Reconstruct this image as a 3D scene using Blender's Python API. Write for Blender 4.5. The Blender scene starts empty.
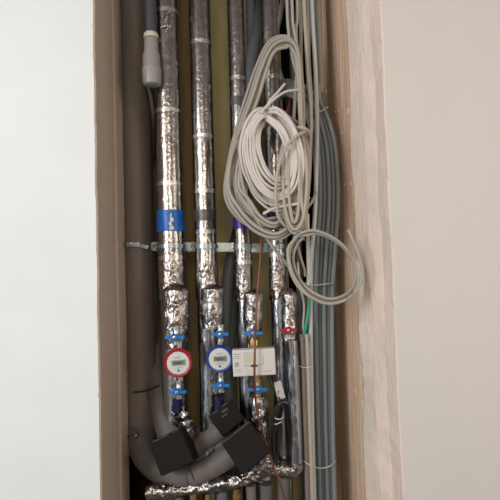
import bpy, bmesh, math, random
from mathutils import Vector, Matrix, noise
random.seed(7)
scn = bpy.context.scene
COL = scn.collection
PI = math.pi
# ------------------------------------------------------------------ camera
F = 480.0
CAM = Vector((0.0, -1.2, 1.25))
RM = (Matrix.Rotation(math.radians(90 + 2.8), 3, 'X') @ Matrix.Rotation(math.radians(-1.78), 3, 'Z'))
cd = bpy.data.cameras.new('camera'); co = bpy.data.objects.new('camera', cd); COL.objects.link(co)
cd.lens = F / 500 * 36; cd.sensor_width = 36; cd.clip_start = .01
co.matrix_world = Matrix.Translation(CAM) @ RM.to_4x4()
scn.camera = co

def at(px, py, Y):
    d = RM @ Vector(((px - 250) / F, -(py - 250) / F, -1))
    return CAM + d * ((Y - CAM.y) / d.y)
def S(Y): return (Y + 1.2) / F
def smooth(pts, n=8):
    P = [Vector(p) for p in pts]
    if len(P) < 3:
        return [P[0].lerp(P[1], i / n) for i in range(n + 1)]
    out = []
    for i in range(len(P) - 1):
        p0 = P[i - 1] if i else P[0] * 2 - P[1]
        p1, p2 = P[i], P[i + 1]
        p3 = P[i + 2] if i + 2 < len(P) else P[-1] * 2 - P[-2]
        for k in range(n):
            t = k / n
            out.append(.5 * (2 * p1 + (p2 - p0) * t + (2 * p0 - 5 * p1 + 4 * p2 - p3) * t * t + (3 * p1 - p0 - 3 * p2 + p3) * t ** 3))
    out.append(P[-1]); return out
def px(pts, Y=None):
    return [at(p[0], p[1], p[2] if len(p) > 2 else Y) for p in pts]

# ------------------------------------------------------------------ materials
def mat(name, col=(.5, .5, .5), rough=.6, metal=0, var=None, vscale=8, stretch=(1, 1, 1), bump=0, bscale=60, bstretch=(1, 1, 1), spec=.5, voro=0, vorscale=70, thresh=(.35, .65), detail=5, vdist=0, coat=0, trans=0):
    m = bpy.data.materials.new(name); m.use_nodes = True
    nt = m.node_tree; N = nt.nodes; L = nt.links; b = N['Principled BSDF']
    b.inputs['Base Color'].default_value = (*col, 1); b.inputs['Roughness'].default_value = rough
    b.inputs['Metallic'].default_value = metal; b.inputs['Specular IOR Level'].default_value = spec
    b.inputs['Coat Weight'].default_value = coat; b.inputs['Transmission Weight'].default_value = trans
    tc = N.new('ShaderNodeTexCoord')
    def nz(scale, st, det=detail):
        mp = N.new('ShaderNodeMapping'); mp.inputs['Scale'].default_value = st; L.new(tc.outputs['Object'], mp.inputs['Vector'])
        n = N.new('ShaderNodeTexNoise'); n.inputs['Scale'].default_value = scale; n.inputs['Detail'].default_value = det
        n.inputs['Distortion'].default_value = vdist
        L.new(mp.outputs['Vector'], n.inputs['Vector']); return n
    if var:
        n = nz(vscale, stretch); r = N.new('ShaderNodeValToRGB')
        r.color_ramp.elements[0].position = thresh[0]; r.color_ramp.elements[1].position = thresh[1]
        r.color_ramp.elements[0].color = (*col, 1); r.color_ramp.elements[1].color = (*var, 1)
        L.new(n.outputs['Fac'], r.inputs['Fac']); L.new(r.outputs['Color'], b.inputs['Base Color'])
    last = None
    if bump:
        n = nz(bscale, bstretch); bp = N.new('ShaderNodeBump'); bp.inputs['Strength'].default_value = bump; bp.inputs['Distance'].default_value = .004
        L.new(n.outputs['Fac'], bp.inputs['Height']); last = bp
    if voro:
        mp = N.new('ShaderNodeMapping'); mp.inputs['Scale'].default_value = (1, 1, .55); L.new(tc.outputs['Object'], mp.inputs['Vector'])
        v = N.new('ShaderNodeTexVoronoi'); v.inputs['Scale'].default_value = vorscale; L.new(mp.outputs['Vector'], v.inputs['Vector'])
        bp = N.new('ShaderNodeBump'); bp.inputs['Strength'].default_value = voro; bp.inputs['Distance'].default_value = .006
        L.new(v.outputs['Distance'], bp.inputs['Height'])
        if last: L.new(last.outputs['Normal'], bp.inputs['Normal'])
        last = bp
    if last: L.new(last.outputs['Normal'], b.inputs['Normal'])
    return m

M = {}
M['paint_l'] = mat('white_paint', (.81, .84, .835), .75, var=(.78, .81, .805), vscale=5, bump=.08, bscale=90)
M['paint_r'] = mat('cream_paint', (.69, .67, .63), .7, var=(.66, .64, .60), vscale=3, bump=.1, bscale=60, stretch=(1, 1, .3))
M['plaster_l'] = mat('brown_plaster', (.56, .465, .38), .85, var=(.52, .425, .345), vscale=6, stretch=(1, 1, .25), bump=.2, bscale=120)
M['plaster_r'] = mat('pink_plaster', (.84, .69, .585), .85, var=(.76, .64, .555), vscale=9, stretch=(1, 1, .35), bump=1, bscale=32, bstretch=(1.5, 1.5, .5), thresh=(.42, .6), vdist=1)
M['wood'] = mat('rough_wood', (.86, .63, .45), .8, var=(.56, .37, .24), vscale=34, stretch=(3, 3, .10), bump=.9, bscale=60, bstretch=(2, 2, .1), thresh=(.4, .75))
M['wood_grey'] = mat('grey_wood', (.40, .33, .27), .85, var=(.28, .22, .17), vscale=30, stretch=(2, 2, .15), bump=.4, bscale=60, bstretch=(2, 2, .1))
M['chip'] = mat('plaster_chip', (.68, .60, .52), .85)
M['olive'] = mat('olive_board', (.52, .46, .24), .75, var=(.38, .33, .15), vscale=9, stretch=(1, 1, .4), bump=.3, bscale=50)
M['olive_d'] = mat('brown_back', (.24, .18, .075), .8, var=(.17, .125, .05), vscale=9, stretch=(1, 1, .4), bump=.3, bscale=50)
M['void'] = mat('dark_shaft', (.03, .02, .018), .95, bump=.3)
M['floor'] = mat('screed', (.14, .125, .11), .85, var=(.11, .1, .09), vscale=12)
M['ceil'] = mat('ceiling_paint', (.30, .28, .26), .85)
M['foil'] = mat('aluminium_foil', (.46, .44, .42), .2, 1, var=(.31, .295, .28), vscale=60, bump=.30, bscale=150, bstretch=(1, 1, .8), voro=.04, vorscale=110)
M['foil_rough'] = mat('crumpled_foil', (.50, .47, .45), .22, 1, var=(.30, .285, .27), vscale=70, bump=.6, bscale=110, voro=.28, vorscale=120)
M['foil_smooth'] = mat('cladding_foil', (.50, .53, .57), .2, 1, var=(.38, .40, .43), vscale=40, stretch=(1, 1, .3), bump=.35, bscale=110, bstretch=(1, 1, .4))
M['foil_seam'] = mat('foil_tape', (.62, .61, .60), .3, 1, bump=.5, bscale=90)
M['blue_tape'] = mat('blue_tape', (.005, .12, .50), .35, bump=.3, bscale=80)
M['purple_tape'] = mat('purple_tape', (.05, .02, .20), .35, bump=.3, bscale=80)
M['dark_tape'] = mat('dark_tape', (.10, .09, .09), .35, .4, bump=.3, bscale=80)
M['foam_brown'] = mat('brown_grey_foam', (.18, .16, .146), .6, var=(.15, .135, .122), vscale=30, stretch=(1, 1, .2), bump=.15, bscale=200)
M['foam_grey'] = mat('grey_foam', (.13, .127, .124), .6, var=(.11, .107, .104), vscale=30, bump=.15, bscale=200)
M['foam_black'] = mat('black_foam', (.016, .015, .014), .85, var=(.03, .028, .026), vscale=120, thresh=(.6, .8), bump=.5, bscale=150, spec=.15)
M['foam_edge'] = mat('worn_foam_edge', (.06, .056, .05), .8, var=(.09, .08, .07), vscale=60, thresh=(.5, .7), bump=.5, bscale=120)
M['pvc_grey'] = mat('grey_pvc', (.30, .30, .29), .35)
M['pvc_clear'] = mat('cloudy_plastic', (.30, .30, .28), .2, coat=.5)
M['pvc_white'] = mat('ivory_plastic', (.62, .58, .50), .4)
M['pvc_dark'] = mat('slate_pipe', (.06, .065, .08), .4)
M['conduit_dark'] = mat('slate_conduit', (.12, .14, .155), .45, bump=.3, bscale=100)
M['cable_beige'] = mat('beige_cable', (.44, .395, .33), .5)
M['cable_white'] = mat('white_cable', (.66, .62, .58), .45)
M['cable_khaki'] = mat('greyish_cable', (.40, .375, .32), .5)
M['cable_grey'] = mat('grey_cable', (.23, .27, .29), .45)
M['cable_grey2'] = mat('mid_grey_cable', (.24, .265, .28), .45)
M['cable_black'] = mat('black_cable', (.012, .012, .013), .4)
M['tube_pale'] = mat('pale_tube', (.52, .57, .58), .2, coat=.5)
M['tube_brown'] = mat('brown_tube', (.24, .20, .17), .4)
M['galv'] = mat('galvanised_steel', (.36, .44, .46), .32, .9, bump=.1, bscale=200)
M['steel'] = mat('steel', (.5, .5, .48), .3, 1)
M['brass'] = mat('brass', (.62, .42, .16), .3, 1)
M['brass_d'] = mat('dull_brass', (.38, .28, .13), .45, .8)
M['copper'] = mat('copper_brown', (.20, .07, .04), .4, .3)
M['blue'] = mat('blue_plastic', (.01, .19, .55), .35)
M['red'] = mat('red_plastic', (.38, .012, .02), .35)
M['navy'] = mat('navy_plastic', (.02, .05, .28), .35)
M['navy_d'] = mat('dark_navy_plastic', (.006, .007, .05), .4)
M['ivory'] = mat('meter_white', (.66, .65, .61), .45)
M['face'] = mat('meter_face', (.62, .68, .66), .35)
M['lcd'] = mat('lcd', (.20, .22, .19), .3)
M['lcdd'] = mat('lcd_digits', (.05, .06, .05), .4)
M['print'] = mat('grey_print', (.36, .36, .35), .6)
M['printy'] = mat('cream_label', (.62, .58, .44), .6)
M['blackp'] = mat('black_plastic', (.015, .015, .015), .4)
M['paper'] = mat('paper_label', (.55, .52, .50), .7, var=(.3, .28, .28), vscale=80, thresh=(.55, .6))
M['green'] = mat('green_wire', (.02, .38, .27), .45)
M['orange'] = mat('orange_wire', (.45, .10, .04), .5)
M['tie'] = mat('tie_white', (.62, .60, .56), .4)

# ------------------------------------------------------------------ mesh builder
WLOC = {}
class MB:
    def __init__(s): s.v = []; s.f = []; s.mi = []
    def add(s, vs, fs, mi=0):
        o = len(s.v); s.v += [Vector(v) for v in vs]; s.f += [[i + o for i in f] for f in fs]; s.mi += [mi] * len(fs); return s
    def tube(s, pts, r, seg=12, amp=0, nf=30, cap=True, mi=0, flat=1, seedv=0, zf=1):
        P = [Vector(p) for p in pts]; n = len(P)
        T = [(P[min(i + 1, n - 1)] - P[max(i - 1, 0)]).normalized() for i in range(n)]
        up = Vector((0, 1, 0)) if abs(T[0].y) < .8 else Vector((1, 0, 0))
        nrm = (up - T[0] * up.dot(T[0])).normalized(); vs = []; fs = []
        for i in range(n):
            nrm = (nrm - T[i] * nrm.dot(T[i])).normalized(); bi = T[i].cross(nrm)
            ri = r(i / (n - 1)) if callable(r) else r
            for k in range(seg):
                a = 2 * PI * k / seg; d = nrm * math.cos(a) * flat + bi * math.sin(a)
                q = P[i] + d * ri
                if amp:
                    w = Vector((q.x * nf + seedv, q.y * nf, q.z * nf * zf))
                    q += d * amp * (noise.noise(w) + .5 * abs(noise.noise(w * 2.3)))
                vs.append(q)
        for i in range(n - 1):
            for k in range(seg):
                a = i * seg + k; b = i * seg + (k + 1) % seg; fs.append((a, b, b + seg, a + seg))
        if cap:
            fs.append(tuple(range(seg))[::-1]); fs.append(tuple(range((n - 1) * seg, n * seg)))
        return s.add(vs, fs, mi)
    def cyl(s, p0, p1, r0, r1=None, seg=24, mi=0):
        r1 = r0 if r1 is None else r1
        return s.tube([p0, p1], lambda t: r0 + (r1 - r0) * t, seg, mi=mi)
    def lathe(s, c, axis, prof, seg=32, mi=0):
        # prof: list of (distance along axis, radius)
        ax = Vector(axis).normalized(); u = ax.orthogonal().normalized(); w = ax.cross(u); vs = []; fs = []
        for (d, r) in prof:
            for k in range(seg):
                a = 2 * PI * k / seg; vs.append(Vector(c) + ax * d + (u * math.cos(a) + w * math.sin(a)) * max(r, 1e-5))
        n = len(prof)
        for i in range(n - 1):
            for k in range(seg):
                a = i * seg + k; b = i * seg + (k + 1) % seg; fs.append((a, b, b + seg, a + seg))
        fs.append(tuple(range(seg))[::-1]); fs.append(tuple(range((n - 1) * seg, n * seg)))
        return s.add(vs, fs, mi)
    def box(s, c, d, R=None, mi=0, bev=0):
        bm = bmesh.new(); bmesh.ops.create_cube(bm, size=1)
        for v in bm.verts: v.co = Vector((v.co.x * d[0], v.co.y * d[1], v.co.z * d[2]))
        if bev: bmesh.ops.bevel(bm, geom=bm.edges[:], offset=bev, segments=3, affect='EDGES', profile=.6)
        bm.verts.ensure_lookup_table()
        R = R or Matrix.Identity(3)
        vs = [Vector(c) + R @ v.co for v in bm.verts]; fs = [[v.index for v in f.verts] for f in bm.faces]; bm.free()
        return s.add(vs, fs, mi)
    def prism(s, prof, c, R, th, mi=0):
        # prof in local x,z plane, thickness along local y
        n = len(prof); vs = []
        for y in (-th / 2, th / 2):
            for (x, z) in prof: vs.append(Vector(c) + R @ Vector((x, y, z)))
        fs = [tuple(range(n)), tuple(range(n, 2 * n))[::-1]]
        for i in range(n):
            j = (i + 1) % n; fs.append((i, i + n, j + n, j))
        return s.add(vs, fs, mi)
    def jitter(s, amp, nf):
        for v in s.v:
            v += noise.noise_vector(v * nf) * amp
        return s
    def build(s, name, mats, parent=None, flat=False, **tags):
        if not isinstance(mats, (list, tuple)): mats = [mats]
        lo = Vector([min(v[i] for v in s.v) for i in range(3)]); hi = Vector([max(v[i] for v in s.v) for i in range(3)])
        org = (lo + hi) / 2
        me = bpy.data.meshes.new(name); me.from_pydata([v - org for v in s.v], [], s.f)
        for m in mats: me.materials.append(m)
        for p, mi in zip(me.polygons, s.mi): p.material_index = mi
        bm = bmesh.new(); bm.from_mesh(me); bmesh.ops.recalc_face_normals(bm, faces=bm.faces)
        for f in bm.faces: f.smooth = not flat
        for e in bm.edges:
            if len(e.link_faces) == 2 and e.calc_face_angle(0) > .75: e.smooth = False
        bm.to_mesh(me); bm.free()
        o = bpy.data.objects.new(name, me); COL.objects.link(o); WLOC[o] = org
        if parent:
            o.parent = parent; o.location = org - WLOC[parent]
        else: o.location = org
        for k, v in tags.items(): o[k] = v
        return o
def thing(name, label, cat, loc, group=None):
    o = bpy.data.objects.new(name, None); COL.objects.link(o); o.location = loc; o.empty_display_size = .05
    o['label'] = label; o['category'] = cat; WLOC[o] = Vector(loc)
    if group: o['group'] = group
    return o
def T(label, cat, group=None):
    d = dict(label=label, category=cat)
    if group: d['group'] = group
    return d
ROLL = Matrix.Rotation(0, 3, 'Y')
def RY(deg): return Matrix.Rotation(math.radians(-deg), 3, 'Y')   # positive = counter-clockwise seen from the room
ZF, ZC = 0.0, 2.5

# ------------------------------------------------------------------ the setting
def zsteps(n): return [ZF + (ZC - ZF) * i / n for i in range(n + 1)]
def extrude(profile, n, fn=None, mis=None):
    m = MB(); zs = zsteps(n); k = len(profile); vs = []; fs = []; mi = []
    for z in zs:
        for j, (x, y) in enumerate(profile):
            dx, dy = fn(j, z) if fn else (0, 0)
            vs.append((x + dx, y + dy, z))
    for i in range(n):
        for j in range(k):
            a = i * k + j; b = i * k + (j + 1) % k
            fs.append((a, b, b + k, a + k)); mi.append(mis[j] if mis else 0)
    m.add(vs, fs); m.mi = mi
    fs2 = [tuple(range(k)), tuple(range(n * k, n * k + k))]
    m.f += [list(f) for f in fs2]; m.mi += [0, 0]
    return m
XL = at(98, 250, 0).x
def nz1(z, f, s=0): return noise.noise(Vector((s, s * 1.7, z * f)))
def fl(j, z):
    if j == 1: return (nz1(z, 9, 3) * .002 + max(0, nz1(z, 60, 5) - .35) * -.006, 0)
    if j == 2: return (nz1(z, 9, 3) * .002 + nz1(z, 45, 8) * .0008, 0)
    if j in (3, 4, 5): return (nz1(z, 7, 11) * .0015 + max(0, nz1(z, 40, j) - .3) * .004, nz1(z, 5, 2) * .004)
    return (0, 0)
extrude([(-1.9, 0), (XL - .004, 0), (XL, .003), (XL, .16), (XL + .0035, .17), (XL + .004, .25), (-1.9, .25)], 260, fl,
        [0, 1, 1, 1, 1, 1, 1]).build('wall_left', [M['paint_l'], M['plaster_l']], flat=True, kind='structure')
XR = at(391.5, 250, 0).x
XB = at(356.5, 250, .14).x
def fr(j, z):
    if j == 2: return (nz1(z, 6, 21) * .003 + nz1(z, 50, 5) * .0015, 0)
    if j == 1: return (nz1(z, 6, 21) * .003 + nz1(z, 50, 5) * .001, 0)
    if j in (3, 4): return (nz1(z, 5, 31 + j) * .006 + nz1(z, 25, 9 + j) * .003, nz1(z, 8, 3 + j) * .008)
    if j == 5: return (nz1(z, 6, 41) * .006 + nz1(z, 40, 7) * .003, 0)
    return (0, 0)
extrude([(1.9, 0), (XR + .004, 0), (XR, .003), (XR - .012, .05), (XB + .022, .085), (XB, .14), (XB + .02, .15), (1.9, .15)], 260, fr,
        [0, 1, 1, 1, 1, 1, 1, 1]).build('wall_right', [M['paint_r'], M['plaster_r']], flat=True, kind='structure')
# timber board lining the right of the shaft
XW = at(329, 250, .36).x
def fb(j, z): return (nz1(z, 3, 50 + j) * .003 + nz1(z, 60, 50 + j * 3) * .0012, 0) if j < 8 else (0, 0)
prof = [(XB + .004 + (XW - XB - .004) * t / 7, .146 + (.36 - .146) * t / 7) for t in range(8)] + [(XW + .05, .385), (XB + .05, .16)]
prof = [(x + random.uniform(-.0015, .0015), y) for x, y in prof]
extrude(prof, 300, fb).build('trim_1', M['wood'], kind='structure', label='rough brown timber board lining the right side of the shaft')
XW2 = at(321, 250, .40).x
extrude([(XW2, .39), (XW2 + .004, .36), (XW + .004, .368), (XW + .004, .41), (XW2, .41)], 60).build('trim_2', M['wood_grey'], kind='structure')
m = MB()
for z0, dz, u in [(1.62, .03, .3), (1.50, .012, .9), (1.33, .016, .93), (1.27, .010, .96), (1.16, .02, .95), (1.09, .03, .97), (.98, .014, .96), (.88, .02, .96), (.80, .015, .97), (.72, .02, .95), (1.71, .016, .9)]:
    u2 = 1 - u; c = Vector((XB + .003 + (XW - XB) * u2 + .000, .146 + .214 * u2, z0))
    m.box(c, (.004, .006, dz), RY(random.uniform(-8, 8)), bev=.001)
for k in range(26):
    u2 = random.uniform(.03, .97); z0 = random.uniform(.6, 1.9)
    m.box(Vector((XB + .0025 + (XW - XB - .004) * u2, .146 + .214 * u2, z0)), (.003, random.uniform(.002, .006), random.uniform(.002, .012)), RY(random.uniform(-8, 8)), bev=.0006)
m.jitter(.002, 60).build('trim_3', M['chip'], kind='structure')
# back of the shaft: olive board with a dark opening at upper right
YB = .42
XV = at(283, 120, YB).x; ZV = at(290, 292, YB).z
XO0 = at(157, 250, YB).x; XO1 = at(204, 250, YB).x  # back stops short at left; near-black rear showing there stands in for shadow
MB().box(((XO0 + XO1) / 2, YB + .02, 1.25), (XO1 - XO0, .04, 2.5)).build('wall_back', M['olive_d'], kind='structure')  # back behind the first two pipes, coloured a darker brown than the rest
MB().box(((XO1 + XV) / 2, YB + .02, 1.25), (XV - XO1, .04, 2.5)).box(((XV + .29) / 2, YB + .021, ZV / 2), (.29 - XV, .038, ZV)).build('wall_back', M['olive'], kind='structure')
MB().box((.1, .86, 1.25), (1.4, .04, 2.5)).box((-.62, .55, 1.25), (.04, .58, 2.5)).box((.62, .51, 1.25), (.04, .66, 2.5)).build('wall_rear', M['void'], kind='structure')
MB().box((0, -1.05, -.025), (3.8, 3.86, .05)).build('floor', M['floor'], kind='structure')
MB().box((0, -1.05, 2.525), (3.8, 3.86, .05)).build('ceiling', M['ceil'], kind='structure')

# ------------------------------------------------------------------ foil risers
def vtube(x, y, z0, z1, r, seg=32, amp=.0012, nf=22, step=.006, seams=(), mi=0, seed=0):
    n = max(2, int((z1 - z0) / step)); pts = [(x, y, z0 + (z1 - z0) * i / n) for i in range(n + 1)]
    return MB().tube(pts, r, seg, amp, nf, seedv=seed, zf=.35)
ZF_, ZC_ = 0.001, 2.499
YR = .20
def ring(x, y, z, r, h, amp=.0006, seed=1):
    n = max(3, int(h / .004)); return MB().tube([(x, y, z - h / 2 + h * i / n) for i in range(n + 1)], r, 32, amp, 40, seedv=seed)
risers = {}
def riser(key, c250, hw, label, seams, tapes, lumps, extra=None):
    c = at(c250, 250, YR); r = hw * S(YR); x, y = c.x, YR
    t = thing('insulated_pipe', label, 'pipe', (x, y, 0), 'foil wrapped risers in the shaft')
    z0 = at(c250, 262, YR).z; zl = at(c250, 300, YR).z; zb = at(c250, 620, YR).z
    vtube(x, y, z0, ZC_, lambda tt: r * (1 + .012 * math.sin(tt * 31 + key)), 36, .0011, 34, seed=key).build('foil_jacket', M['foil'], t)
    vtube(x, y, zl, z0, r * 1.02, 40, .0034, 75, .0035, seed=key + 5).build('crumpled_jacket', M['foil_rough'], t, label='crumpled foil jacket below the rail')
    vtube(x, y, ZF_, zl, r * .93, 36, .0016, 18, seed=key + 9).build('lower_jacket', M['foil_smooth'], t)
    for py in seams:
        ring(x, y, at(c250, py, YR).z, r * 1.035, .012, seed=py).build('seam_tape', M['foil_seam'], t)
    for (py, hpx, mname, nm) in tapes:
        ring(x, y, at(c250, py, YR).z, r * 1.05, hpx * S(YR), .0012, seed=py).build(nm, M[mname], t)
    for (cx, y0, y1, w, yy) in lumps:
        a = at(cx, y0, yy); b = at(cx, y1, yy); n = 44; R = w * S(yy)
        pts = [a.lerp(b, i / n) for i in range(n + 1)]
        def rr(tt): return R * math.sin(min(1, tt * 6 + .15) * PI / 2) * (1 - .12 * max(0, tt - .7) / .3)
        MB().tube(pts, rr, 40, .0030, 85, seedv=key * 3, zf=.55).build('foil_bulge', M['foil_rough'], t, label='crumpled foil wrapped around the branch fitting')
    risers[key] = (x, y, r, t); return t
t1 = riser(1, 171.5, 13, 'widest foil-wrapped pipe, leftmost, with a bright blue tape band', [15, 113, 185, 258], [(221.5, 21, 'blue_tape', 'tape_band')], [(175.5, 283, 348, 13, .17)])
t2 = riser(2, 206, 10.8, 'second foil-wrapped pipe from the left, with dark tape above the rail', [45, 138, 192, 232], [(216, 11, 'dark_tape', 'tape_band')], [(212.5, 284, 328, 11, .165)])
t3 = riser(3, 243, 8.6, 'third foil-wrapped pipe, behind the left edge of the coiled white cable', [80, 142, 262], [(221, 17, 'purple_tape', 'tape_band'), (103, 9, 'dark_tape', 'tape_band')], [(253, 289, 332, 9.3, .165)])
t4 = riser(4, 277, 8.6, 'rightmost foil-wrapped pipe, passing behind the coiled white cable', [79, 255], [(218, 14, 'purple_tape', 'tape_band')], [(289.5, 288, 345, 8, .168)])
# torn foil at the top of the first pipe and pale mark on the blue band
x, y, r, t = risers[1]
c = at(168, 19, YR - .04)
m = MB()
for k in range(7):
    a = Vector((c.x + random.uniform(-.015, .018), c.y + .003, c.z + random.uniform(-.022, .022)))
    m.tube(smooth([a, a + Vector((random.uniform(-.012, .012), -.006, random.uniform(-.012, .012))), a + Vector((random.uniform(-.018, .018), -.004, random.uniform(-.022, .01)))], 4), .0022, 6, .002, 90)
m.build('torn_foil', M['foil_rough'], t)
m = MB(); c = at(171, 221, .156)
for k, (dx, dz, w, h) in enumerate([(0, .016, .004, .012), (.002, .004, .010, .012), (-.002, -.008, .008, .013), (.001, -.02, .013, .009)]):
    m.box((c.x + dx, .2 - r * 1.09, c.z + dz), (w, .002, h), RY(random.uniform(-20, 20)), bev=.0006)
m.build('printed_mark', M['cable_white'], t, label='ragged white mark on the blue tape')

# exposed branches: valves, meters
def valve(pxx, py, Y, colour, label, bodycol='steel', hand=18, tilt=0):
    c = at(pxx, py, Y); s = S(Y)
    t = thing('ball_valve', label, 'valve', c)
    L = 8.5 * s
    MB().lathe(c + Vector((0, .022, -L)), (0, 0, 1), [(0, 4.2 * s), (2.5 * s, 4.2 * s), (2.6 * s, 3 * s), (5 * s, 3.4 * s), (8.5 * s, 4.4 * s), (12 * s, 3.4 * s), (14 * s, 3 * s), (14.2 * s, 4.2 * s), (17 * s, 4.2 * s)], 12).build('valve_body', M[bodycol], t)
    MB().cyl(c + Vector((0, .016, 0)), c + Vector((0, 0, 0)), 1.8 * s, seg=16).build('spindle', M['steel'], t)
    h = hand / 2 * s; w = 1.7 * s
    prof = [(-h, -w * .55), (-h * .92, -w * .9), (-h * .45, -w * .8), (-h * .28, -w * 1.9), (h * .28, -w * 1.9), (h * .45, -w * .8), (h * .92, -w * .9), (h, -w * .55),
            (h, w * .55), (h * .92, w * .9), (h * .45, w * .8), (h * .28, w * 1.9), (-h * .28, w * 1.9), (-h * .45, w * .8), (-h * .92, w * .9), (-h, w * .55)]
    m = MB().prism(prof, c + Vector((0, -.003, 0)), RY(tilt), .009)
    m.lathe(c + Vector((0, .003, 0)), (0, -1, 0), [(0, 3.1 * s), (.010, 3.1 * s), (.014, 2.4 * s)], 20)
    m.build('handle', M[colour], t)
    MB().lathe(c + Vector((0, -.010, 0)), (0, -1, 0), [(0, 1.5 * s), (.003, 1.5 * s), (.0035, .9 * s)], 14).build('handle_screw', M['steel'], t)
    return t
YM = .13
valve(175, 337, YM - .02, 'blue', 'blue butterfly valve directly above the red-rimmed meter', hand=19)
valve(220, 334, YM - .02, 'blue', 'blue butterfly valve directly above the blue-rimmed meter', hand=17)
valve(177.5, 391.5, YM, 'blue', 'blue butterfly valve directly below the red-rimmed meter', hand=18)
valve(220.5, 385, YM, 'blue', 'blue butterfly valve directly below the blue-rimmed meter', hand=18)
valve(253, 333, YM, 'blue', 'blue butterfly valve above the rectangular heat meter', 'brass', hand=18)
valve(258, 389, YM, 'blue', 'blue butterfly valve below the rectangular heat meter', 'brass_d', hand=19)
valve(288, 330, YM, 'red', 'red butterfly valve on the rightmost foil-wrapped pipe', hand=16, tilt=3)

def meter(pxx, py, Y, colour, label, rr=14.3, rot=3):
    s = S(Y); c = at(pxx, py, Y); t = thing('water_meter', label, 'meter', c); R = rr * s
    MB().lathe(c + Vector((0, .035, 0)), (0, -1, 0), [(0, R * .55), (.01, R * .62), (.012, R * .8), (.02, R * .85)], 36).cyl(c + Vector((0, .035, -R * 1.35)), c + Vector((0, .035, R * 1.35)), 3.3 * s, seg=20).build('meter_body', M['steel'], t)
    MB().lathe(c + Vector((0, .018, 0)), (0, -1, 0), [(0, R * .9), (.002, R * .98), (.014, R), (.019, R * .97), (.021, R * .9), (.020, R * .80), (.016, R * .755), (.012, R * .75)], 48).build('rim', M[colour], t)
    fc = c + Vector((0, .0035, 0))
    f = MB().lathe(fc, (0, -1, 0), [(0, R * .77), (.004, R * .77)], 48).build('dial_face', M['face'], t)
    Rm = RY(rot); yy = fc.y - .0045
    def q(dx, dz, w, h, mt, nm, lift=0):
        return MB().box(Vector((c.x, yy - lift, c.z)) + Rm @ Vector((dx * R, 0, dz * R)), (w * R, .0016, h * R), Rm).build(nm, M[mt], f)
    q(.06, .02, .98, .40, 'print', 'display_frame'); q(.03, .02, .84, .28, 'lcd', 'display', .0009)
    m = MB()
    for k in range(6): m.box(Vector((c.x, yy - .002, c.z)) + Rm @ Vector(((-.26 + k * .10) * R, 0, .02 * R)), (.05 * R, .0008, .17 * R), Rm)
    m.build('digits', M['lcdd'], f)
    for dx, dz, w in [(-.02, .42, .5), (.0, .34, .36), (.1, -.30, .5), (-.1, -.38, .4)]:
        m = MB(); m.box(Vector((c.x, yy, c.z)) + Rm @ Vector((dx * R, 0, dz * R)), (w * R, .0008, .035 * R), Rm)
        m.build('fine_print', M['print'], f)
    MB().lathe(Vector((c.x, yy + .001, c.z)) + Rm @ Vector((.0, 0, -.52 * R)), (0, -1, 0), [(0, .07 * R), (.002, .07 * R), (.003, .04 * R)], 14).build('sensor_eye', M['blackp'], f)
    return t
meter(178, 363, .10, 'red', 'round water meter with a red rim and digital display', 14.4, 3)
meter(219.5, 359, .10, 'navy', 'round water meter with a dark blue rim and digital display', 13.8, 1)
# dark blue union nuts
for cx, cy, lab in [(177, 405, 'dark blue union nut under the left blue-handled valve'), (219, 403, 'dark blue union nut beside the black foam collar, below the blue-rimmed meter')]:
    c = at(cx, cy, .155); s = S(.155)
    MB().lathe(c - Vector((0, 0, 7 * s)), (0, 0, 1), [(0, 3.6 * s), (1 * s, 5 * s), (6 * s, 5 * s), (7 * s, 4.3 * s), (12 * s, 4.3 * s), (13.5 * s, 3.2 * s), (14 * s, 2.5 * s)], 10).build('union_nut', M['navy_d'], flat=True, **T(lab, 'pipe nut'))
# foil-wrapped stub from first meter behind the foam block
MB().tube(smooth(px([(178, 410, .16), (182, 418, .165), (187, 430, .17), (189, 445, .175)]), 6), 6.5 * S(.16), 24, .009, 60).build('pipe_stub', M['foil_rough'], **T('short crumpled foil pipe stub behind the left black foam block', 'pipe'))

# heat meter
c = at(254, 361.5, .085); s = S(.085)
t = thing('heat_meter', 'white rectangular heat meter box mounted between two blue valves', 'meter', c)
Rm = RY(1.2)
MB().box(c, (42 * s, .032, 26 * s), Rm, bev=.004).build('housing', M['ivory'], t)
def hq(dx, dz, w, h, mt, nm, d=.0006):
    return MB().box(c + Rm @ Vector((dx * s, -.0163, dz * s)), (w * s, d, h * s), Rm)
hq(-4, 4, 13, 9, 'printy', '').build('display_window', M['printy'], t)
m = MB()
for dx, dz, w, h in [(-16.5, 9, 7, .8), (-16.5, 6.8, 6, .6), (-16.5, 4.8, 7, .6), (-15.5, -6, 6, .6), (-15.5, -8, 5, .6), (13, -9, 7, .7), (-4, 9.6, 13, .4), (-4, -2.4, 13, .5), (5, -2.4, 8, .5), (9, 2, .4, 8), (-17, -1, 4, 4.5)]:
    m.v += hq(dx, dz, w, h, '', '').v; o = len(m.v) - 8; m.f += [[i + o for i in f] for f in MB().box((0, 0, 0), (1, 1, 1)).f]; m.mi += [0] * 6
m.build('printed_marks', M['print'], t)
MB().lathe(c + Rm @ Vector((0, -.015, -3 * s)), (0, -1, 0), [(0, 1.9 * s), (.003, 1.9 * s), (.005, 1.2 * s)], 16).box(c + Rm @ Vector((0, -.017, -3 * s)), (6.5 * s, .002, 1.6 * s), Rm).build('sensor_eye', M['blackp'], t)
cc = at(253, 348, .12)
MB().cyl(at(253, 342, .15), at(257.5, 382, .15), 3.3 * S(.15)).build('flow_tube', M['brass_d'], t)
MB().cyl(at(253.5, 340, .15), at(254, 346, .15), 5 * S(.15), seg=8).build('coupling', M['brass'], t)
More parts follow.
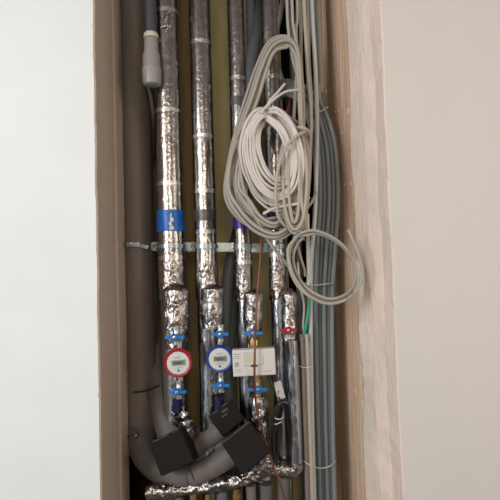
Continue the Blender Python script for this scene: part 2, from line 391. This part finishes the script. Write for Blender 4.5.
# foil cylinder under the lower valve
pts = [at(258, 396, .15).lerp(at(261, 452, .15), i / 30) for i in range(31)]
MB().tube(pts, lambda t: 9.5 * S(.15) * (.85 + .15 * min(1, t * 8)), 36, .003, 60).build('insulated_pipe_stub', M['foil_rough'], **T('short fat foil-wrapped pipe stub below the heat meter', 'pipe'))
# front branch of the fourth pipe down to the elbow
pts = [at(291, 340, .16).lerp(at(296, 462, .16), i / 50) for i in range(51)]
e = smooth(px([(296, 462, .16), (295.5, 467, .16), (292, 470, .16), (286, 470, .16), (277, 469, .16), (272, 469, .16)]), 8)
t = thing('branch_pipe', 'shiny foil-wrapped pipe with bottom elbow hanging below the red valve', 'pipe', at(296, 462, .16))
MB().tube(pts, 6.9 * S(.16), 32, .0022, 40, zf=.3).build('foil_jacket', M['foil_smooth'], t)
MB().tube(e, 7.2 * S(.16), 32, .003, 80).build('elbow', M['foil_rough'], t)
# manifold along the bottom
t = thing('manifold_pipe', 'horizontal crumpled foil-wrapped manifold pipe across the bottom', 'pipe', at(205, 486, .16))
MB().tube(smooth(px([(147, 493), (165, 491), (190, 489), (215, 485), (240, 479), (256, 473)], .16), 12), lambda t: 6.8 * S(.16) * (1 + .2 * math.sin(t * 11)), 36, .006, 90).build('foil_jacket', M['foil_rough'], t)
MB().tube(smooth(px([(261, 452), (262, 460), (263, 470), (262, 480)], .155), 10), lambda t: (10.5 + 1.5 * math.sin(t * 5)) * S(.16) * (1 - .3 * max(0, t - .7) / .3), 36, .007, 90).build('tee_wrap', M['foil_rough'], t)
# pipes going down from the manifold with brass fittings
for k, (cx, rr, mt, br, nmx) in enumerate([(163, 5, 'pvc_grey', 0, 'leftmost'), (178, 5, 'foam_grey', 0, 'second'), (193, 4, 'foam_black', 1, 'third'), (208, 4, 'foam_grey', 1, 'fourth'), (222, 5.5, 'foam_grey', 0, 'fifth'), (236, 4, 'foam_black', 1, 'sixth'), (251, 5, 'foam_brown', 0, 'seventh'), (266, 6, 'foam_grey', 0, 'eighth'), (283, 6, 'foam_grey', 0, 'ninth')]):
    yy = .165; top = {0: 498, 1: 496, 2: 494, 3: 493, 4: 490, 5: 488, 6: 485, 7: 484, 8: 476}[k]
    c = at(cx, top, yy); t = thing('outlet_pipe', nmx + ' from the left of the small dark pipes dropping from the foil manifold', 'pipe', (c.x, yy, 0), 'outlet pipes under the manifold')
    MB().cyl((c.x, yy, ZF_), (c.x, yy, c.z - (.02 if br else 0)), rr * S(yy), seg=20).build('pipe_body', M[mt], t)
    if br: MB().lathe((c.x, yy, c.z - .028), (0, 0, 1), [(0, 4.6 * S(yy)), (.016, 4.6 * S(yy)), (.017, 3.6 * S(yy)), (.03, 3.6 * S(yy))], 6).build('brass_fitting', M['brass'], t, flat=True)

# ------------------------------------------------------------------ grey foam pipes on the left
t = thing('drain_pipe', 'large brown-grey foam-insulated pipe running up the left side of the shaft', 'pipe', at(141, 470, .26))
yd = .27; c = at(139, 250, yd)
pts = [(c.x, yd, ZC_ - (ZC_ - at(140, 425, yd).z) * i / 60) for i in range(61)]
pts2 = smooth([pts[-1]] + px([(141.5, 440, .262), (147, 456, .24), (160, 469, .21), (176, 476, .19), (192, 476, .175)]), 8)
MB().tube(pts, 14.2 * S(yd), 36, .0015, 12, zf=.3).build('upper_run', M['foam_brown'], t)
MB().tube(pts2, lambda t: (14.4 - 3 * t) * S(yd), 36, .001, 15).build('bend', M['foam_grey'], t)
MB().tube(smooth(px([(191, 476, .175), (213, 466, .16), (238, 450, .15)]), 8), 10.6 * S(.165), 36, .001, 15).build('rising_run', M['foam_brown'], t)
m = MB().tube(smooth(px([(127.5, 437, .235), (130, 438, .222), (134, 437, .216), (138, 434, .214)]), 5), 1.6 * S(.2), 8, .004, 90)
m.build('tape_scrap', M['foil_rough'], t, label='scrap of silver tape around the bend')
MB().tube(smooth(px([(187, 466.3, .175), (190, 471, .145), (194, 480, .143), (196, 486, .17)]), 5), .0012, 6).build('seam', M['blackp'], t)
t = thing('foam_tube', 'grey foam-insulated tube slanting down beside the big left pipe into black foam', 'pipe', at(172, 435, .2))
tube2 = smooth([Vector((at(149, 100, .36).x, .36, ZC_)), at(149, 100, .36), at(150, 250, .355)] + px([(151, 320, .34), (155, 360, .30), (158.5, 385, .26)]), 10)
MB().tube(tube2, lambda t: (8 + 4.4 * t ** 3) * S(.3), 30, .001, 15).build('upper_run', M['foam_brown'], t)
MB().tube(smooth(px([(158.5, 385, .26), (163, 408, .225), (168, 425, .20), (173, 440, .18)]), 8), lambda t: (12.6 + .6 * t) * S(.24), 30, .001, 15).build('lower_run', M['foam_grey'], t)
MB().tube(smooth(px([(127.5, 391, .262), (135, 392, .226), (145, 391, .219), (155, 387, .215), (168, 382.5, .245)]), 8), .0026, 8).build('cable_tie', M['blackp'], **T('thin black cable tie strapping the two left grey pipes together', 'cable tie'))
MB().tube(smooth(px([(193, 452, .20), (205, 441, .19), (229, 424, .17)]), 8), 9.3 * S(.19), 30, .001, 15).build('foam_tube', M['foam_brown'], **T('short brown-grey foam tube rising to the upper black foam collar', 'pipe'))
MB().tube(smooth(px([(188, 440, .225), (200, 431, .22), (224, 412, .21)]), 8), 6 * S(.22), 30, .001, 15).build('foam_tube', M['foam_grey'], **T('thin grey foam tube behind the two rising brown-grey ones', 'pipe'))
MB().tube(smooth(px([(190, 464, .205), (205, 455, .20), (234, 432, .185)]), 8), 7.5 * S(.19), 30, .001, 15).build('foam_tube', M['foam_brown'], **T('brown-grey foam tube squeezed between two thicker ones, rising to the diamond-tilted block', 'pipe'))
# thin dark tube beside the drain pipe
c = at(153.5, 250, .31)
MB().tube([(c.x + .002 * math.sin(i * .4), .30, ZF_ + (1.75 - ZF_) * i / 30) for i in range(31)], .009, 14).build('thin_tube', M['pvc_dark'], **T('thin dark tube standing between left grey pipe and first foil pipe', 'pipe'))

# black foam blocks
def foam_block(cx, cy, Y, w, d, h, Rm, label, chunk=0):
    c = at(cx, cy, Y); t = thing('insulation_block', label, 'pipe insulation', c)
    MB().box(c, (w, d, h), Rm, bev=.006).jitter(.0015, 25).build('foam_body', M['foam_black'], t)
    # worn seam strip along the visible upper edge
    a = c + Rm @ Vector((-w / 2 + .004, -d / 2 + .002, h / 2 - .004)); b = c + Rm @ Vector((w / 2 - .004, -d / 2 + .002, h / 2 - .004))
    MB().tube([a.lerp(b, i / 12) for i in range(13)], .0022, 8, .002, 80).build('worn_edge', M['foam_edge'], t)
    return c, t
RA = RY(23) @ Matrix.Rotation(math.radians(-14), 3, 'X')
foam_block(174.5, 450, .125, .094, .075, .092, RA, 'black foam block at left end, capping the slanting grey tube')
RB = RY(37) @ Matrix.Rotation(math.radians(-16), 3, 'X') @ Matrix.Rotation(math.radians(14), 3, 'Z')
foam_block(246, 447.5, .09, .092, .085, .096, RB, 'large black foam block at right, tilted diamondwise in front of the manifold')
RC = RY(37) @ Matrix.Rotation(math.radians(-16), 3, 'X') @ Matrix.Rotation(math.radians(10), 3, 'Z')
c, tb = foam_block(227.5, 418, .16, .076, .07, .068, RC, 'smaller worn black foam block behind and above the diamond-tilted one')
m = MB()
for k in range(2):
    a = c + RC @ Vector((random.uniform(-.02, .02), -.036, random.uniform(-.018, .02)))
    m.box(a, (random.uniform(.01, .02), .003, random.uniform(.004, .009)), RC, bev=.001)
m.jitter(.002, 70).build('scuffed_patch', M['foam_edge'], tb)

# ------------------------------------------------------------------ siphon trap at upper left
c = at(151.5, 60, .15); s = S(.165); x, y = c.x, .15
t = thing('drip_trap', 'grey plastic condensate trap with ivory collar hanging at upper left', 'drain trap', (x, y, c.z))
z = lambda py: at(150, py, .165).z
MB().cyl((x, y, z(52)), (x, y, ZC_), 5.6 * s).build('inlet_pipe', M['pvc_dark'], t)
MB().lathe((x, y, z(41.5)), (0, 0, 1), [(0, 6 * s), (.001, 7.2 * s), (4.5 * s, 7.4 * s), (5.5 * s, 6.6 * s), (5.7 * s, 5.5 * s)], 32).build('collar', M['pvc_white'], t)
MB().lathe((x, y, z(72)), (0, 0, 1), [(0, 9.0 * s), (3 * s, 9.0 * s), (14 * s, 8.9 * s), (18 * s, 7.6 * s), (20 * s, 7.3 * s), (31 * s, 7.0 * s)], 32).build('trap_body', M['pvc_clear'], t)
MB().lathe((x, y, z(88)), (0, 0, 1), [(0, 6.5 * s), (1.0 * s, 8.3 * s), (4 * s, 9.2 * s), (14 * s, 9.7 * s), (17 * s, 9.7 * s), (17.4 * s, 9 * s)], 32).build('cup', M['pvc_grey'], t)
MB().tube(smooth(px([(148, 86, .17), (151, 100, .18), (154, 125, .2), (154, 160, .26)]), 6), .007, 12).build('outlet_hose', M['blackp'], t)

# ------------------------------------------------------------------ mounting rail with clamps
yr = .262
A = at(150, 246.5, yr); B = at(291, 248, yr)
t = thing('mounting_rail', 'galvanised slotted steel rail crossing behind the foil-wrapped pipes', 'rail', (A + B) / 2)
ang = math.atan2(B.z - A.z, B.x - A.x); Rr = Matrix.Rotation(-ang, 3, 'Y'); Ln = (B - A).length; mid = (A + B) / 2
m = MB(); hh = 8 * S(yr)
# web with slots: two long strips and bridges between slots
m.box(mid + Rr @ Vector((0, 0, hh * .34)), (Ln, .003, hh * .32), Rr); m.box(mid + Rr @ Vector((0, 0, -hh * .34)), (Ln, .003, hh * .32), Rr)
ns = 18
for i in range(ns + 1):
    m.box(mid + Rr @ Vector((-Ln / 2 + Ln * i / ns, .0002, 0)), (Ln / ns * .45, .003, hh * .4), Rr)
m.box(mid + Rr @ Vector((0, .009, hh * .5)), (Ln, .02, .003), Rr); m.box(mid + Rr @ Vector((0, .009, -hh * .5)), (Ln, .02, .003), Rr)
m.box(mid + Rr @ Vector((0, .02, 0)), (Ln, .002, hh), Rr)
m.build('channel', M['galv'], t)
for cx in (156, 192, 229, 262, 286):
    c = mid + Rr @ Vector(((at(cx, 247, yr).x - mid.x), -.004, 0))
    q_ = S(yr); pl = MB()
    for dx, dz, w_, h_ in [(-4.6, 0, 4, 7.6), (3.6, 0, 6, 7.6), (-.5, 2.7, 4.6, 2.2), (-.5, -2.7, 4.6, 2.2)]: pl.box(c + Rr @ Vector((dx * q_, 0, dz * q_)), (w_ * q_, .004, h_ * q_), Rr)
    pl.build('slide_plate', M['galv'], t)
    MB().lathe(c + Rr @ Vector((.011, -.002, 0)), (0, -1, 0), [(0, .006), (.004, .006), (.005, .004)], 6).build('bolt', M['steel'], t, flat=True)
for k, cx in ((1, 171.5), (2, 206), (3, 243), (4, 277)):
    x, y, r, tt = risers[k]
    zc = at(cx, 246.5, YR).z
    m = MB(); prof = [(r * 1.06, -.007), (r * 1.06 + .0015, -.007), (r * 1.06 + .0015, .007), (r * 1.06, .007)]
    vs = []; fs = []; sg = 40
    for i in range(sg):
        a = 2 * PI * i / sg
        for (rr, dz) in prof: vs.append((x + rr * math.cos(a), y + rr * math.sin(a), zc + dz * .9))
    for i in range(sg):
        for j in range(4):
            a = i * 4 + j; b = i * 4 + (j + 1) % 4; c2 = ((i + 1) % sg) * 4 + (j + 1) % 4; d = ((i + 1) % sg) * 4 + j; fs.append((a, b, c2, d))
    m.add(vs, fs).build('pipe_clamp', M['galv'], t)
c = at(131, 244.5, .232)
t = thing('pipe_bracket', 'small steel clamp bracket on the big left grey pipe beside the wall', 'bracket', c)
MB().box(at(133, 244.5, .222), (13 * S(.22), .004, 5 * S(.22)), RY(-3), bev=.001).box(at(143, 246.5, .226), (11 * S(.22), .004, 4 * S(.22)), RY(-12), bev=.001).build('strap', M['galv'], t)
MB().lathe(at(130, 244, .220), (0, -1, 0), [(0, .006), (.004, .006), (.005, .004)], 6).build('bolt', M['steel'], t, flat=True)

# ------------------------------------------------------------------ dark conduits behind the pipes
def up(p, Y, x=None):
    q = at(p[0], p[1], Y); return Vector((q.x + (0 if x is None else x), Y, ZC_))
def down(p, Y): q = at(p[0], p[1], Y); return Vector((q.x, Y, ZF_))
MB().tube(smooth([up((265, 0), .33)] + px([(264, -20), (258, 25), (252, 55), (249, 90), (247, 150), (241, 215), (231, 260), (226, 300), (225, 350), (229, 420)], .33) + [down((233, 500), .33)], 8), 6 * S(.33), 18).build('dark_conduit', M['conduit_dark'], **T('thick slate-coloured conduit weaving behind second and third foil pipes', 'conduit'))
MB().tube(smooth([up((252, 0), .375)] + px([(252, 60), (250, 160), (243, 245), (237, 285), (232, 330), (233, 420)], .375) + [down((236, 500), .375)], 8), 5.2 * S(.37), 18).build('dark_conduit', M['conduit_dark'], **T('slate conduit crossing close behind the third foil pipe under the rail', 'conduit'))
MB().tube(smooth([up((284, 0), .30)] + px([(284, -20), (281, 10), (275, 40), (276, 60), (282, 80), (290, 110), (297, 150), (298, 200)], .30) + [Vector((at(298, 250, .30).x, .30, .9)), down((300, 400), .30)], 8), 2.7 * S(.3), 12).build('grey_cable', M['cable_grey2'], **T('light grey cable bending between the rightmost foil pipe and the dark opening', 'cable'))
MB().tube(smooth([up((291, 0), .27)] + px([(291, 10), (292, 60), (293, 110), (296, 200)], .27) + [down((300, 400), .27)], 8), 2.5 * S(.27), 12).build('grey_cable', M['cable_grey2'], **T('grey cable running straight along the dark opening', 'cable'))
MB().tube(smooth(px([(287, 95, .25), (289, 104, .24), (286, 113, .24), (285, 125, .24), (281, 150, .235), (277, 175, .16)]), 6), 1.1 * S(.24), 8).build('orange_wire', M['orange'], **T('thin orange wire glimpsed inside the coiled white cable', 'wire'))

# ------------------------------------------------------------------ grey cable bundle on the right
ords = ['outermost', 'second', 'third', 'fourth', 'fifth', 'sixth']
for k in range(6):
    u = k / 5.0; L_ = lambda a, b: a + (b - a) * u
    Y = .20 + (.012 if k % 2 else 0)
    P_ = [(L_(262, 268), L_(97, 118), .285), (L_(272, 276), L_(85, 104), .265), (L_(288, 285), L_(81, 95), .225), (L_(305, 297), L_(87, 99), Y - .02), (L_(319, 305), L_(101, 110), Y), (L_(329, 311), L_(122, 132), Y),
          (L_(335.5, 315), L_(150, 160), Y), (L_(338, 316), 200, Y), (L_(335, 313), 250, Y), (L_(332, 312), 300, Y), (L_(332.5, 313.5), 400, Y), (L_(334, 316), 480, Y)]
    pts = smooth(px(P_) + [down((L_(335, 317), 560), Y)], 8)
    MB().tube(pts, 2.2 * S(Y), 14).build('grey_cable', M['cable_grey' if k != 1 else 'cable_grey'],
        **T('%s of the dark grey cables arching over and down beside the timber board' % ords[k], 'cable', 'dark grey cables down the right side'))
for k, (a, b, cc_, d, lab) in enumerate([(322, 326, 325, 329, 'grey cable at the back of the bundle, nearest the timber board'), (318, 321, 319, 323, 'grey cable at the back of the bundle, behind its middle strands')]):
    MB().tube(smooth([up((a, 0), .25)] + px([(a - 3, 20), (a, 120), (b, 200), (cc_, 300), (d, 440)], .25) + [down((d + 2, 560), .25)], 8), 2.8 * S(.25), 14).build('grey_cable', M['cable_grey2'], **T(lab, 'cable', 'back grey cables'))
# pale shiny tube and companions
MB().tube(smooth([up((313, 0), .165)] + px([(311.5, 0), (315, 60), (317, 120), (316.5, 170), (315, 215), (311.5, 260), (310.5, 320), (311.5, 400), (313.5, 480)], .165) + [down((315, 560), .165)], 8), 2.3 * S(.165), 14).build('pale_tube', M['tube_pale'], **T('pale bluish shiny tube running down in front of the dark grey cables', 'tube'))
MB().tube(smooth([up((319, 0), .215)] + px([(318, 0), (320, 50), (321, 90), (318, 140)], .215) + [down((312, 560), .235)], 8), 2.8 * S(.21), 14).build('pale_tube', M['cable_khaki'], **T('greyish tube between the pale shiny tube and the timber board, top right', 'tube'))
MB().tube(smooth(px([(307.5, 214, .125), (308, 250, .125), (308.5, 285, .13)]), 8), 1.8 * S(.15), 12).build('white_rod', M['cable_white'], **T('short bright white rod just inside the hanging beige cable ring', 'rod'))
MB().tube(smooth(px([(308, 283, .15), (308.5, 305, .15), (306, 325, .15), (305, 335, .16), (309, 342, .155)]), 8), 1.5 * S(.15), 10).build('green_wire', M['green'], **T('green wire emerging below the hanging beige cable ring', 'wire'))
MB().tube(smooth(px([(302, 334), (303.5, 366), (305.5, 430), (308, 500)], .165) + [down((310, 560), .165)], 8), 2.6 * S(.165), 16).build('brown_tube', M['tube_brown'], **T('brown tube with cut top at left of the lower grey cables', 'tube'))
MB().tube(smooth(px([(306.5, 334), (308, 366), (310, 430), (312.5, 500)], .145) + [down((314, 560), .145)], 8), 1.9 * S(.145), 16).build('beige_tube', M['cable_beige'], **T('slim beige tube with cut top in front of the lower grey cables', 'tube'))
# ties around the bundle
def tie(pts, lab, r=.0016):
    MB().tube(smooth(px(pts), 6), r, 8).build('cable_tie', M['tie'], **T(lab, 'cable tie'))
tie([(307, 114, .20), (312, 114, .178), (319, 112, .172), (325, 109, .18), (328, 107, .20)], 'white cable tie across the top curve of the grey cables')
tie([(305, 283, .16), (310, 285, .152), (318, 285, .172), (326, 284, .172), (333, 283, .19)], 'white cable tie across grey cables inside the beige ring', .002)
tie([(304, 461, .16), (308, 464, .14), (314, 467, .15), (322, 468, .175), (330, 466, .175), (336, 461, .2)], 'white cable tie around the grey cables near the bottom')
tie([(299, 366, .165), (304, 367.5, .146), (310, 367, .138), (312, 366, .15)], 'white cable tie around the brown and beige tubes')

# ------------------------------------------------------------------ beige supply cables from the top
def cable(P_, label, mt='cable_beige', r=1.55, group=None, name='beige_cable', n=8):
    rr = r * .0027
    return MB().tube(smooth(P_, n), rr, 12).build(name, M[mt], **T(label, 'cable', group))
cable([up((287, 0), .13)] + px([(287, 0, .13), (288.5, 30, .13), (292, 55, .13), (298, 80, .12), (301, 110, .10), (300, 140, .06), (294, 170, .045), (288, 195, .05), (290, 214, .07), (298, 225, .09), (301, 236, .1)]), 'beige cable nearest the dark opening at the top, curving left lower down', 'cable_khaki', 1.7)
cable([up((297, 0), .135)] + px([(297, 0, .135), (296, 30, .135), (297, 60, .14), (295, 100, .13), (292, 150, .11), (291, 200, .09), (294, 222, .09), (300, 234, .09)]), 'beige cable third from the dark opening, running behind the coil tie', 'cable_beige', 1.6)
cable([up((304, 0), .14)] + px([(304, 0, .14), (306, 40, .14), (308, 80, .13), (310, 100, .125), (311, 130, .11), (308, 165, .10), (304, 210, .10), (302, 236, .10)]), 'thick beige cable passing over the curve of grey cables', 'cable_beige', 1.9)
cable([up((300.5, 0), .155)] + px([(300.5, 0, .155), (301, 60, .155), (303, 120, .15), (300, 200, .12), (300, 236, .11)]), 'beige cable behind the others at the top', 'cable_khaki', 2.0)
cable([up((308, 0), .175)] + px([(308, 0, .175), (309, 60, .175), (311, 100, .16), (310, 150, .14), (309, 180, .13), (305, 222, .12), (302, 237, .11)]), 'beige cable alongside the pale shiny tube at the top', 'cable_beige', 2.0)
# big beige hank
def loop(keys, turns, spread, ysp, seed, close=True, jit=.6):
    random.seed(seed); P_ = []
    n = len(keys)
    for k in range(turns):
        u = (k / max(1, turns - 1)) * 2 - 1
        jx = random.uniform(-jit, jit); jy = random.uniform(-jit, jit)
        for i, (kx, ky, kY, nx, ny) in enumerate(keys):
            P_.append(at(kx + nx * spread * u + jx + random.uniform(-jit, jit) * .5, ky + ny * spread * u + jy + random.uniform(-jit, jit) * .5, kY + ysp * (((k * 2) % turns) / turns - .5)))
    return P_
hank = [(287, 41, .13, 0, -1), (272, 46, .12, -.4, -.9), (262, 68, .11, -.9, -.5), (253, 95, .10, -1, -.2), (243, 125, .095, -1, 0), (235, 160, .09, -1, .1), (231, 195, .085, -1, .2), (243, 215, .085, -.5, .9), (262, 223, .085, 0, 1.0),
        (284, 219, .08, .6, .9), (295, 195, .075, 1, .3), (301, 160, .075, .25, 0), (301, 120, .09, .15, -.1), (299, 75, .11, .2, -.4), (296, 50, .125, .3, -.8)]
P_ = loop(hank, 6, 5, .035, 5, jit=1)
cable(P_, 'large greyish beige cable hank looped tall behind the white coil', 'cable_khaki', 1.75, name='cable_hank', n=5)
hank2 = [(238, 150, .07, -1, 0), (233, 185, .068, -1, 0), (242, 206, .065, -1, .6), (258, 224, .065, -.4, 1), (278, 231, .062, .2, 1), (294, 214, .06, 1, .6), (298, 180, .06, 1, .1), (299, 145, .062, 1, -.4), (293, 128, .09, .6, -1), (270, 118, .11, 0, -1), (248, 127, .09, -1, -.7)]
P_ = loop(hank2, 7, 7.0, .035, 9, jit=1.8)
P_ = P_ + px([(240, 160, .05), (243, 185, .05), (250, 205, .055), (258, 222, .06), (268, 240, .08), (280, 256, .10), (288, 266, .12)])
cable(P_, 'beige cable hank bulging out below the white coil, tail slanting down right', 'cable_khaki', 1.8, name='cable_hank', n=5)
hank3 = [(290, 135, .06, 0, -1), (286, 150, .045, -1, 0), (284, 180, .04, -1, 0), (287, 210, .04, -.7, .6), (294, 228, .045, 0, 1), (302, 218, .045, .7, .6), (305, 180, .04, 1, 0), (303, 148, .045, 1, 0), (298, 132, .055, .6, -1)]
P_ = loop(hank3, 4, 4.5, .025, 4, jit=1.2)
cable(P_, 'narrow beige cable hank hanging tight along the right of the white coil', 'cable_beige', 1.7, name='cable_hank', n=6)
# white coil
def ell(a, rx, ry, cx, cy, tilt):
    x = rx * math.cos(a); y = ry * math.sin(a); c_, s_ = math.cos(tilt), math.sin(tilt)
    return cx + x * c_ - y * s_, cy + x * s_ + y * c_
random.seed(3); P_ = px([(284.5, 84, .07), (278, 92, .06), (268, 104, .055)])
turns = 25
for k in range(turns):
    u = ((k * 9) % 25) / 24
    rx = 13 + 18.5 * u + random.uniform(-1, 1); ry = 28 + 24 * u + random.uniform(-2, 2)
    cx_ = 273 - .5 * u + random.uniform(-1, 1); cy_ = 150 + 8 * u + random.uniform(-1.5, 1.5); tl = math.radians(-13 + 6 * u + random.uniform(-3, 3))
    for i in range(12):
        aa = -PI / 2 - .2 - 2 * PI * i / 12
        sx, sy = ell(aa, rx, ry, cx_ + random.uniform(-.4, .4), cy_, tl)
        P_.append(at(sx + random.uniform(-.4, .4), sy, .045 - .028 * math.sin(k * 2.1 + i * .3) - .006 * math.cos(aa * 2) + .01 * (1 - u)))
P_ += px([(262, 112, .02), (272, 101, .03), (285, 92, .05), (297, 90, .08), (302, 91, .1)])
cable(P_, 'white cable wound into a thick oval coil, the brightest one', 'cable_white', 1.28, name='cable_coil', n=5)
# beige ties (a strand wrapped round the coil) and the coil's crossing strand
m = MB()
m.tube(smooth(px([(296, 130, .05), (300, 127, .02), (307, 130, .02), (309, 136, .05), (305, 139, .07)]), 6), 1.6 * .0027, 10)
m.tube(smooth(px([(309, 131, .04), (302, 133, .015), (292, 140, .01), (285, 150, .01), (279, 165, .012), (276, 185, .015), (276, 205, .02), (280, 220, .03), (290, 229, .05), (299, 232, .07)]), 8), 1.6 * .0027, 10)
m.build('wrapping_cable', M['cable_beige'], **T('beige cable knotted at right of the white coil and crossing down over it', 'cable'))
cable(px([(304, 150, .03), (301, 180, .03), (302, 205, .03), (305, 222, .04), (302, 234, .07)]), 'beige strand at right of white coil running down to the ring', 'cable_beige', 1.6)
cable(px([(316.5, 192, .125), (311, 203, .11), (303, 212, .06), (297, 215, .04), (287, 206, .035), (282, 190, .03)]), 'short cut cable end sticking out at right of the coil', 'cable_khaki', 1.5, name='cable_end')
cable(px([(263, 214, .03), (275, 208, .03), (290, 205, .03), (300, 203, .035), (309, 198, .08)]), 'white cable crossing under the bottom of the white coil', 'cable_white', 1.4, name='white_cable')
# hanging ring
rp = [(299, 236), (294, 242), (289.5, 254), (291, 268), (298, 283), (310, 294), (326, 301), (341, 299), (352, 291), (357, 279), (354, 263), (345, 248), (331, 237), (315, 231), (303, 233)]
P_ = [up((293, 0), .12)] + px([(292, 0, .12), (294, 30, .12), (300, 60, .12), (303, 90, .11), (304, 130, .09), (303, 170, .08), (298, 200, .08), (300, 222, .09)])
random.seed(12)
for k in range(3):
    for i, (a, b) in enumerate(rp):
        cx_, cy_ = 323, 266; u = [0, -.07, .04][k]
        P_.append(at(a + (a - cx_) * u + (1.5 if k == 1 else 0), b + (b - cy_) * u + (1 if k == 2 else 0), [.07, .055, .045][k] + .012 * math.sin(i * .8)))
P_ += px([(296, 238, .05), (288, 250, .05), (292, 272, .04), (305, 292, .04), (325, 303.5, .035), (345, 300, .035), (358, 288, .035), (362.5, 273, .035), (359, 256, .035), (353, 241, .035), (348, 229.5, .035)])
cable(P_, 'beige cable from above ending in an open hanging ring, its tip pointing up', 'cable_khaki', 1.5, name='cable_ring', n=6)
MB().tube(smooth(px([(293, 240, .08), (297, 232, .04), (302, 232, .04), (304, 240, .06)]), 5), .0022, 8).tube(smooth(px([(293, 237, .08), (298, 229, .04), (303, 229, .045), (305, 236, .08)]), 5), .0018, 8).build('cable_tie', M['cable_khaki'], **T('small tie gathering the strands at the top left of the ring', 'cable tie'))
MB().tube(smooth(px([(344, 301, .06), (347, 296, .02), (350, 293, .02), (354, 292, .05)]), 5), .0016, 8).build('cable_tie', M['tube_brown'], **T('brownish tie binding the ring at its lower right', 'cable tie'))
cable(px([(297, 240, .10), (300, 255, .11), (304, 268, .12), (305, 276, .13)]), 'thin beige cable end dangling inside the left of the ring', 'cable_beige', 1.2, name='cable_end')
cable(px([(298, 262, .13), (300, 285, .13), (304, 305, .14), (303, 325, .15), (304, 334, .16)]), 'thin beige cable dropping behind the ring to the brown tube', 'cable_beige', 1.2)
# copper line
cable(px([(262, 232, .12), (261, 250, .11), (258, 285, .10), (256, 320, .085), (255, 345, .055), (254.5, 375, .055), (255.5, 400, .10), (259, 420, .105), (265, 440, .105), (273, 465, .105), (281, 485, .105), (288, 510, .108), (293, 540, .11), (294, 580, .11)]), 'thin copper-brown line running down in front of the heat meter', 'copper', 1.05, name='copper_line')

# ------------------------------------------------------------------ black cables with paper tag
def bc(pts, lab, r=1.3): return cable(px(pts), lab, 'cable_black', r, name='black_cable')
bc([(268, 374, .14), (272, 384, .13), (278, 395, .125), (279, 405, .12), (276, 420, .125), (273, 440, .125), (275, 462, .125)], 'black cable falling left of the branch pipe, behind the paper tag', 2)
bc([(272, 372, .15), (276, 390, .14), (282, 404, .12), (280, 418, .13), (278, 436, .13), (277, 462, .13)], 'black cable falling beside the branch pipe, right of its twin', 1.7)
bc([(289, 403, .105), (284, 402, .11), (280, 404, .11), (276, 412, .115), (275, 430, .12)], 'short thick black cable loop in front of the shiny branch pipe', 2.6)
c = at(279.5, 390, .12)
MB().box(c, (7.5 * S(.12), .0012, 17 * S(.12)), RY(12) , bev=.0004).jitter(.003, 30).build('paper_tag', M['paper'], **T('crumpled printed paper tag tied on the black cables', 'tag'))
tie([(273, 416, .12), (277, 419, .105), (281, 419, .108), (283, 417, .12)], 'upper small white tie on the black cables')
tie([(273, 424, .12), (277, 424, .105), (281, 422, .11), (282, 423, .13)], 'lower small white tie on the black cables')
for nm, P2 in [('upper left', [(182, 118, .25), (195, 122, .235), (206, 126, .16)])]:
    pass

# ------------------------------------------------------------------ light
w = bpy.data.worlds.new('world'); scn.world = w; w.use_nodes = True
nt = w.node_tree; bg = nt.nodes['Background']
tc = nt.nodes.new('ShaderNodeTexCoord'); sp = nt.nodes.new('ShaderNodeSeparateXYZ'); nt.links.new(tc.outputs['Generated'], sp.inputs[0])
rp_ = nt.nodes.new('ShaderNodeValToRGB'); mr = nt.nodes.new('ShaderNodeMapRange'); mr.inputs[1].default_value = -1; mr.inputs[2].default_value = 1
nt.links.new(sp.outputs['X'], mr.inputs[0]); nt.links.new(mr.outputs[0], rp_.inputs[0])
e = rp_.color_ramp.elements; e[0].position = 0; e[0].color = (.95, 1.05, 1.15, 1); e[1].position = 1; e[1].color = (.60, .56, .52, 1)
for pos, c_ in [(.22, (.85, .93, 1)), (.32, (.22, .21, .20)), (.44, (.2, .18, .17)), (.50, (1.1, .88, .72)), (.56, (1.0, .78, .62)), (.62, (.2, .17, .15)), (.74, (.25, .21, .19)), (.84, (.75, .72, .70))]:  # invented bright and dark bands, shaped to streak the foil reflections
    q_ = e.new(pos); q_.color = (*c_, 1)
nt.links.new(rp_.outputs['Color'], bg.inputs['Color']); bg.inputs['Strength'].default_value = .75
def area(name, loc, target, sx, sy, power, col):
    l = bpy.data.lights.new(name, 'AREA'); l.shape = 'RECTANGLE'; l.size = sx; l.size_y = sy; l.energy = power; l.color = col
    o = bpy.data.objects.new(name, l); COL.objects.link(o); o.location = loc
    o.rotation_euler = (Vector(target) - Vector(loc)).to_track_quat('-Z', 'Y').to_euler(); return o
area('window_light', (-1.7, -2.1, 1.75), (.2, 0, 1.2), .9, 1.5, 36, (.98, .98, 1))
area('room_light', (.2, -2.7, 1.9), (.1, 0, 1.1), .4, .9, 14, (1, .82, .65))
area('side_fill_light', (1.75, -1.5, 1.5), (-.35, .1, 1.3), .4, 1.4, 9, (1, .86, .75))  # unseen warm fill from the right, added to brighten the left reveal
vs = scn.view_settings; vs.view_transform = 'Standard'; vs.look = 'None'; vs.gamma = 1; vs.exposure = 0; vs.use_curve_mapping = False
